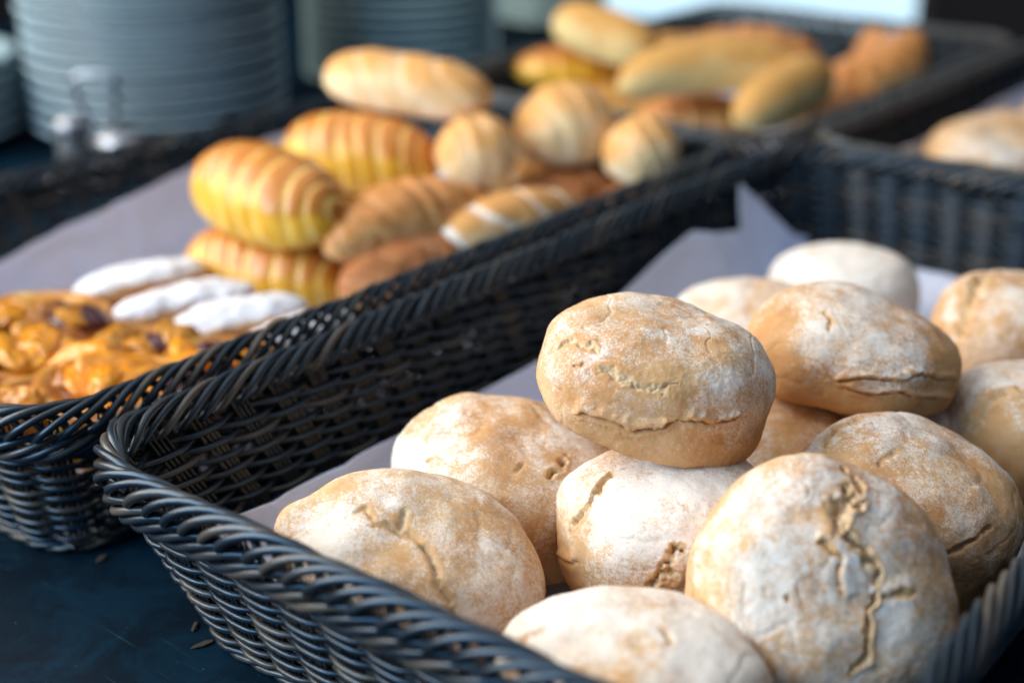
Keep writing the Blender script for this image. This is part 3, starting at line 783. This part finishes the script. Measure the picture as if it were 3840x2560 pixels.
# fruit pastries
def danish(label, loc, rz, r, fill, seed, slices=6, jam=1, jam_at=None, h=0.016):
    rng = np.random.default_rng(seed)
    root = empty("fruit_pastry", loc, (0, 0, math.radians(rz)))
    tag(root, label, "pastry", "fruit pastries at the near end of the left basket")
    n, f = ico(5)
    P = bun_base(n, r, r * 0.86, h, loc[2] - 0.0135)
    rr = np.hypot(P[:, 0], P[:, 1]) / r
    P[:, 2] += np.where(n[:, 2] > 0, h * 0.35 * np.exp(-((rr - 0.82) / 0.16) ** 2) - h * 0.5 * sstep(0.7, 0.45, rr), 0)
    P += n * (r * 0.07 * fbm(n * 2.2 + seed, 4, seed))[:, None]
    me = new_mesh("pastry_shell", P, f)
    attr(me, "brown", np.clip(0.3 + 0.6 * sstep(0.5, 1.0, rr) + 0.5 * fbm(n * 3 + seed, 3, seed + 1), 0, 1)); attr(me, "pale", np.clip(fbm(n * 4, 2, seed + 2), 0, 1)); attr(me, "flour", np.zeros(len(P)))
    obj("pastry_shell", me, M_SHELL, root)
    for k in range(slices):
        x = (k - (slices - 1) / 2) / max(1, slices - 1) * r * 1.15
        nn, ff = ico(4)
        Q = nn * np.array([r * rng.uniform(0.22, 0.36), r * rng.uniform(0.34, 0.58) * math.sqrt(max(0.25, 1 - (x / r) ** 2)), r * rng.uniform(0.09, 0.14)])
        Q += nn * (r * 0.06 * fbm(nn * 3 + k + seed, 3, seed + k))[:, None]
        obj("fruit_slice", new_mesh("fruit_slice", Q, ff), fill, root, (x, rng.normal(0, r * 0.16), h * 0.70 + rng.uniform(0, 0.004)), (rng.normal(0, 0.35), 0.4 + rng.normal(0, 0.35), rng.normal(0, 0.7)))
    for k in range(jam):
        nn, ff = ico(4)
        Q = nn * np.array([r * 0.36, r * 0.30, r * 0.14]); Q += nn * (r * 0.06 * fbm(nn * 3 + k, 3, seed + 30))[:, None]
        ja = jam_at[k] if jam_at else (0.0, 0.0)
        obj("jam_filling", new_mesh("jam_filling", Q, ff), M_JAM, root, (ja[0] * r, ja[1] * r, h * 1.02))
    return root

danish("bright orange apricot pastry just behind the near woven rim", (-0.620, 0.427, 0.044), 10, 0.052, M_APRICOT, 41, 9, 1, [(0.62, 0.30)])
danish("apple slice pastry with dark stripes at the picture's left edge", (-0.690, 0.405, 0.046), 60, 0.048, M_APPLE, 42, 9, 0)
danish("custard pastry with dark jam centre before the lilac paper", (-0.745, 0.468, 0.040), 20, 0.052, M_CUSTARD, 43, 8, 1, [(0.55, -0.05)])
danish("small custard pastry with purple jam beside the sugared fingers", (-0.655, 0.478, 0.040), 30, 0.040, M_CUSTARD, 44, 6, 1, [(0.25, 0.0)])
danish("jam topped pastry tucked behind the woven rim below the fingers", (-0.600, 0.490, 0.042), 30, 0.040, M_APRICOT, 45, 5, 1, [(-0.1, 0.1)])
danish("flaky pastry with orange filling in the basket's near corner", (-0.655, 0.372, 0.044), 0, 0.040, M_APPLE, 46, 6, 0)

GR = "rolls in the basket before the window"
pastry("finger_roll", "thick pale roll propped up highest in the far basket", "bread roll", M_PALE, (-0.796, 1.156, 0.122), (0, 14, 12), GR, L=0.057, rx=0.028, rz=0.028, p=2.8, seed=51, groove_pale=0.6)
pastry("finger_roll", "long curved pale finger roll lying across the far basket", "bread roll", M_PALE, (-0.662, 1.140, 0.108), (0, 0, 48), GR, L=0.094, rx=0.028, rz=0.028, p=3.0, bend=-0.10, lift=-0.12, seed=52, groove_pale=0.6)
pastry("finger_roll", "pale finger roll pointing at the far basket's near corner", "bread roll", M_PALE, (-0.597, 1.154, 0.094), (0, -8, 88), GR, L=0.073, rx=0.027, rz=0.027, p=2.8, seed=53, groove_pale=0.6)
pastry("yellow_pastry", "yellow pastry with brown top at the far basket's left end", "pastry", M_YELLOW, (-0.840, 1.155, 0.085), (0, 0, 40), GR, L=0.055, rx=0.028, rz=0.024, ridges=4, depth=0.08, p=1.9, seed=54, groove_pale=0.4)
pastry("far_croissant", "brown croissant raised at the far right of the far basket", "croissant", M_CROISSANT, (-0.600, 1.362, 0.082), (0, -14, 72), GR, L=0.068, rx=0.034, rz=0.032, ridges=5, depth=0.16, p=1.9, bend=0.2, lift=0.18, seed=55, groove_pale=0.4)
pastry("far_croissant", "brown croissant shaded under the crossing finger rolls", "croissant", M_CROISSANT, (-0.690, 1.160, 0.055), (0, 0, 40), GR, L=0.060, rx=0.034, rz=0.028, ridges=5, depth=0.14, p=2.0, seed=56, groove_pale=0.4)
pastry("far_croissant", "brown croissant glimpsed behind the long curved roll", "croissant", M_CROISSANT, (-0.720, 1.300, 0.090), (0, 0, 40), GR, L=0.075, rx=0.036, rz=0.032, ridges=5, depth=0.14, p=2.0, seed=57, groove_pale=0.3)
pastry("far_croissant", "brown croissant lying low beside the raised far croissant", "croissant", M_CROISSANT, (-0.600, 1.265, 0.058), (0, 0, 80), GR, L=0.060, rx=0.032, rz=0.028, ridges=5, depth=0.14, p=2.0, seed=58, groove_pale=0.3)
pastry("finger_roll", "roll at the bottom of the far basket's pile", "bread roll", M_PALE, (-0.780, 1.180, 0.050), (0, 0, 70), GR, L=0.075, rx=0.034, rz=0.028, p=2.8, seed=59)

pastry("far_croissant", "brown croissant at the back wall, behind the thick pale roll", "croissant", M_CROISSANT, (-0.770, 1.330, 0.078), (0, 0, 20), GR, L=0.060, rx=0.032, rz=0.030, ridges=5, depth=0.16, p=1.9, bend=0.2, seed=71, groove_pale=0.5)
pastry("finger_roll", "short pale roll wedged beside the far basket's left wall", "bread roll", M_PALE, (-0.815, 1.270, 0.080), (0, -6, 70), GR, L=0.055, rx=0.026, rz=0.025, p=2.6, seed=72, groove_pale=0.6)
pastry("far_croissant", "small brown croissant against the far basket's end wall", "croissant", M_CROISSANT, (-0.640, 1.440, 0.070), (0, -20, 110), GR, L=0.052, rx=0.030, rz=0.030, ridges=5, depth=0.18, p=1.8, bend=0.25, lift=0.2, seed=73, groove_pale=0.4)
o = obj("country_loaf", bun_mesh("country_loaf", (0.085, 0.060, 0.045, 0.035), [], 61, 6, 0.06, -0.05, 0.05), M_BREAD, None, (-0.395, 1.165, 0.055), rad((0, 0, 80)))
tag(o, "blurred beige loaf in the basket behind the buns", "bread", "loaves in the basket behind the buns")
o = obj("country_loaf", bun_mesh("country_loaf", (0.075, 0.058, 0.045, 0.035), [], 62, 6, 0.06, -0.1, 0.5), M_BREAD, None, (-0.375, 1.345, 0.065), rad((0, 0, 70)))
tag(o, "blurred brown loaf at the right picture edge, far behind the buns", "bread", "loaves in the basket behind the buns")

# ------------------------------------------------------------------ stacked plates
def plate_mesh(name, r):
    prof = [(0.0, 0.004), (0.50, 0.004), (0.52, 0.0), (0.57, 0.0), (0.60, 0.005), (0.80, 0.009), (0.975, 0.0150), (0.992, 0.0163), (1.0, 0.0185), (0.997, 0.0210), (0.982, 0.0222),
            (0.95, 0.0212), (0.80, 0.0150), (0.62, 0.0100), (0.55, 0.0080), (0.0, 0.0080)]
    ns = 80
    ang = np.linspace(0, 2 * math.pi, ns, endpoint=False)
    V = np.array([[(p[0] * r * math.cos(a), p[0] * r * math.sin(a), p[1]) for a in ang] for p in prof]).reshape(-1, 3)
    i = np.arange(len(prof) - 1)[:, None] * ns; j = np.arange(ns)[None, :]; k = (j + 1) % ns
    f = np.stack([i + j, i + k, i + ns + k, i + ns + j], -1).reshape(-1, 4)
    return new_mesh(name, V, f)

def plate_stack(x, y, r, count, pitch, mat, label, group, seed):
    rng = np.random.default_rng(seed)
    me = plate_mesh("plate", r)
    for k in range(count):
        o = obj("plate", me, mat, None, (x + rng.normal(0, 0.0008), y + rng.normal(0, 0.0008), k * pitch), (0, 0, rng.uniform(0, 6)))
        tag(o, label, "plate", group)

plate_stack(-1.241, 0.958, 0.136, 17, 0.0150, M_PLATE_BLUE_SHADE, "white plate, blue grey shade in its colour, in the large stack behind the wire caddy", "large plate stack", 1)
plate_stack(-1.198, 1.297, 0.120, 18, 0.0125, M_PLATE_GREEN_SHADE, "white plate, green grey shade in its colour, in the stack behind the long white roll", "middle plate stack", 2)
plate_stack(-1.289, 1.727, 0.082, 16, 0.0090, M_PLATE_GREEN_SHADE, "small plate in the farthest stack near the window", "farthest plate stack", 3)
plate_stack(-1.405, 0.755, 0.120, 6, 0.0145, M_PLATE_BLUE_SHADE, "white plate, blue grey shade in its colour, in the short stack at the left picture edge", "short plate stack", 4)

# ------------------------------------------------------------------ wire caddy with two shakers
def lathe(name, prof, ns=32):
    ang = np.linspace(0, 2 * math.pi, ns, endpoint=False)
    V = np.array([[(p[0] * math.cos(a), p[0] * math.sin(a), p[1]) for a in ang] for p in prof]).reshape(-1, 3)
    i = np.arange(len(prof) - 1)[:, None] * ns; j = np.arange(ns)[None, :]; k = (j + 1) % ns
    f = np.stack([i + j, i + k, i + ns + k, i + ns + j], -1).reshape(-1, 4)
    return new_mesh(name, V, f)

def img_axes():
    y = math.radians(38.3)
    return np.array([math.cos(y), math.sin(y)]), np.array([-math.sin(y), math.cos(y)])
_rt, _fw = img_axes()
cad = empty("wire_caddy", (-1.135, 0.800, 0.0), (0, 0, math.radians(38.3)))
tag(cad, "shiny metal caddy with upright loop handle before the large plate stack", "caddy")
hp = [(0.006, 0, 0.004), (-0.004, 0, 0.040), (-0.016, 0, 0.078), (-0.0195, 0, 0.092), (-0.015, 0, 0.0985), (-0.004, 0, 0.1005), (0.010, 0, 0.1005), (0.0185, 0, 0.098), (0.0205, 0, 0.090), (0.018, 0, 0.070), (0.013, 0, 0.040), (0.010, 0, 0.004)]
v, f = tube(hp, 0.0032, 10, False, up=(0, 1, 0)); obj("handle", new_mesh("handle", v, f), M_STEEL, cad)
obj("tray", lathe("tray", [(0.0, 0.0), (0.052, 0.0), (0.055, 0.002), (0.055, 0.010), (0.0535, 0.010), (0.0535, 0.0035), (0.0, 0.0035)], 40), M_STEEL, cad)
def shaker(label, dx, dy, r, h, seed):
    c = np.array([-1.135, 0.800]) + _rt * dx + _fw * dy
    root = empty("shaker", (c[0], c[1], 0.0036))
    tag(root, label, "shaker", "glass shakers in the wire caddy")
    obj("glass_jar", lathe("glass_jar", [(0.0, 0.0), (r * 0.96, 0.0), (r, 0.003), (r * 0.94, h * 0.7), (r * 0.86, h), (r * 0.78, h), (r * 0.86, h * 0.7), (r * 0.9, 0.004), (0.0, 0.004)]), M_GLASS, root)
    obj("contents", lathe("contents", [(0.0, 0.0045), (r * 0.86, 0.0045), (r * 0.84, h * 0.62), (0.0, h * 0.66)]), M_PEPPER, root)
    obj("lid", lathe("lid", [(r * 0.9, h - 0.004), (r * 1.02, h - 0.004), (r * 1.04, h + 0.004), (r * 0.98, h + 0.010), (r * 0.6, h + 0.0145), (0.0, h + 0.016)]), M_STEEL, root)
shaker("glass shaker with wide bright steel lid in the caddy", 0.027, -0.022, 0.024, 0.034, 1)
shaker("glass shaker with narrower steel lid, left in the caddy", -0.026, 0.004, 0.017, 0.042, 2)

# ------------------------------------------------------------------ crumbs on the counter
M_FLAKE = mat_simple("stale_crumb", (0.060, 0.048, 0.036), 0.9, 0.1, 0.0, 300, 0.3)
def flake(label, loc, rz, a, b, seed):
    n, f = ico(3)
    V = n * np.array([a, b, 0.0003]); V += n * (b * 0.9 * fbm(n * 2.5 + seed, 3, seed))[:, None] * np.array([1, 1, 0.1])
    V[:, 2] += 0.0007
    me = new_mesh("bread_flake", V, f); attr(me, "brown", np.full(len(V), 0.2)); attr(me, "pale", np.zeros(len(V))); attr(me, "flour", np.zeros(len(V)))
    tag(obj("bread_flake", me, M_FLAKE, None, loc, (0, 0, math.radians(rz))), label, "crumb", "bread flakes on the counter")
flake("curved bread flake on the counter beside the near basket", (-0.454, 0.345, 0.0), 75, 0.0056, 0.0015, 1)
flake("thin bread flake on the counter just above the curved one", (-0.468, 0.352, 0.0), 125, 0.0040, 0.0011, 2)
flake("bread flake in the shadow by the pastry basket's foot", (-0.553, 0.363, 0.0), 110, 0.0040, 0.0018, 3)
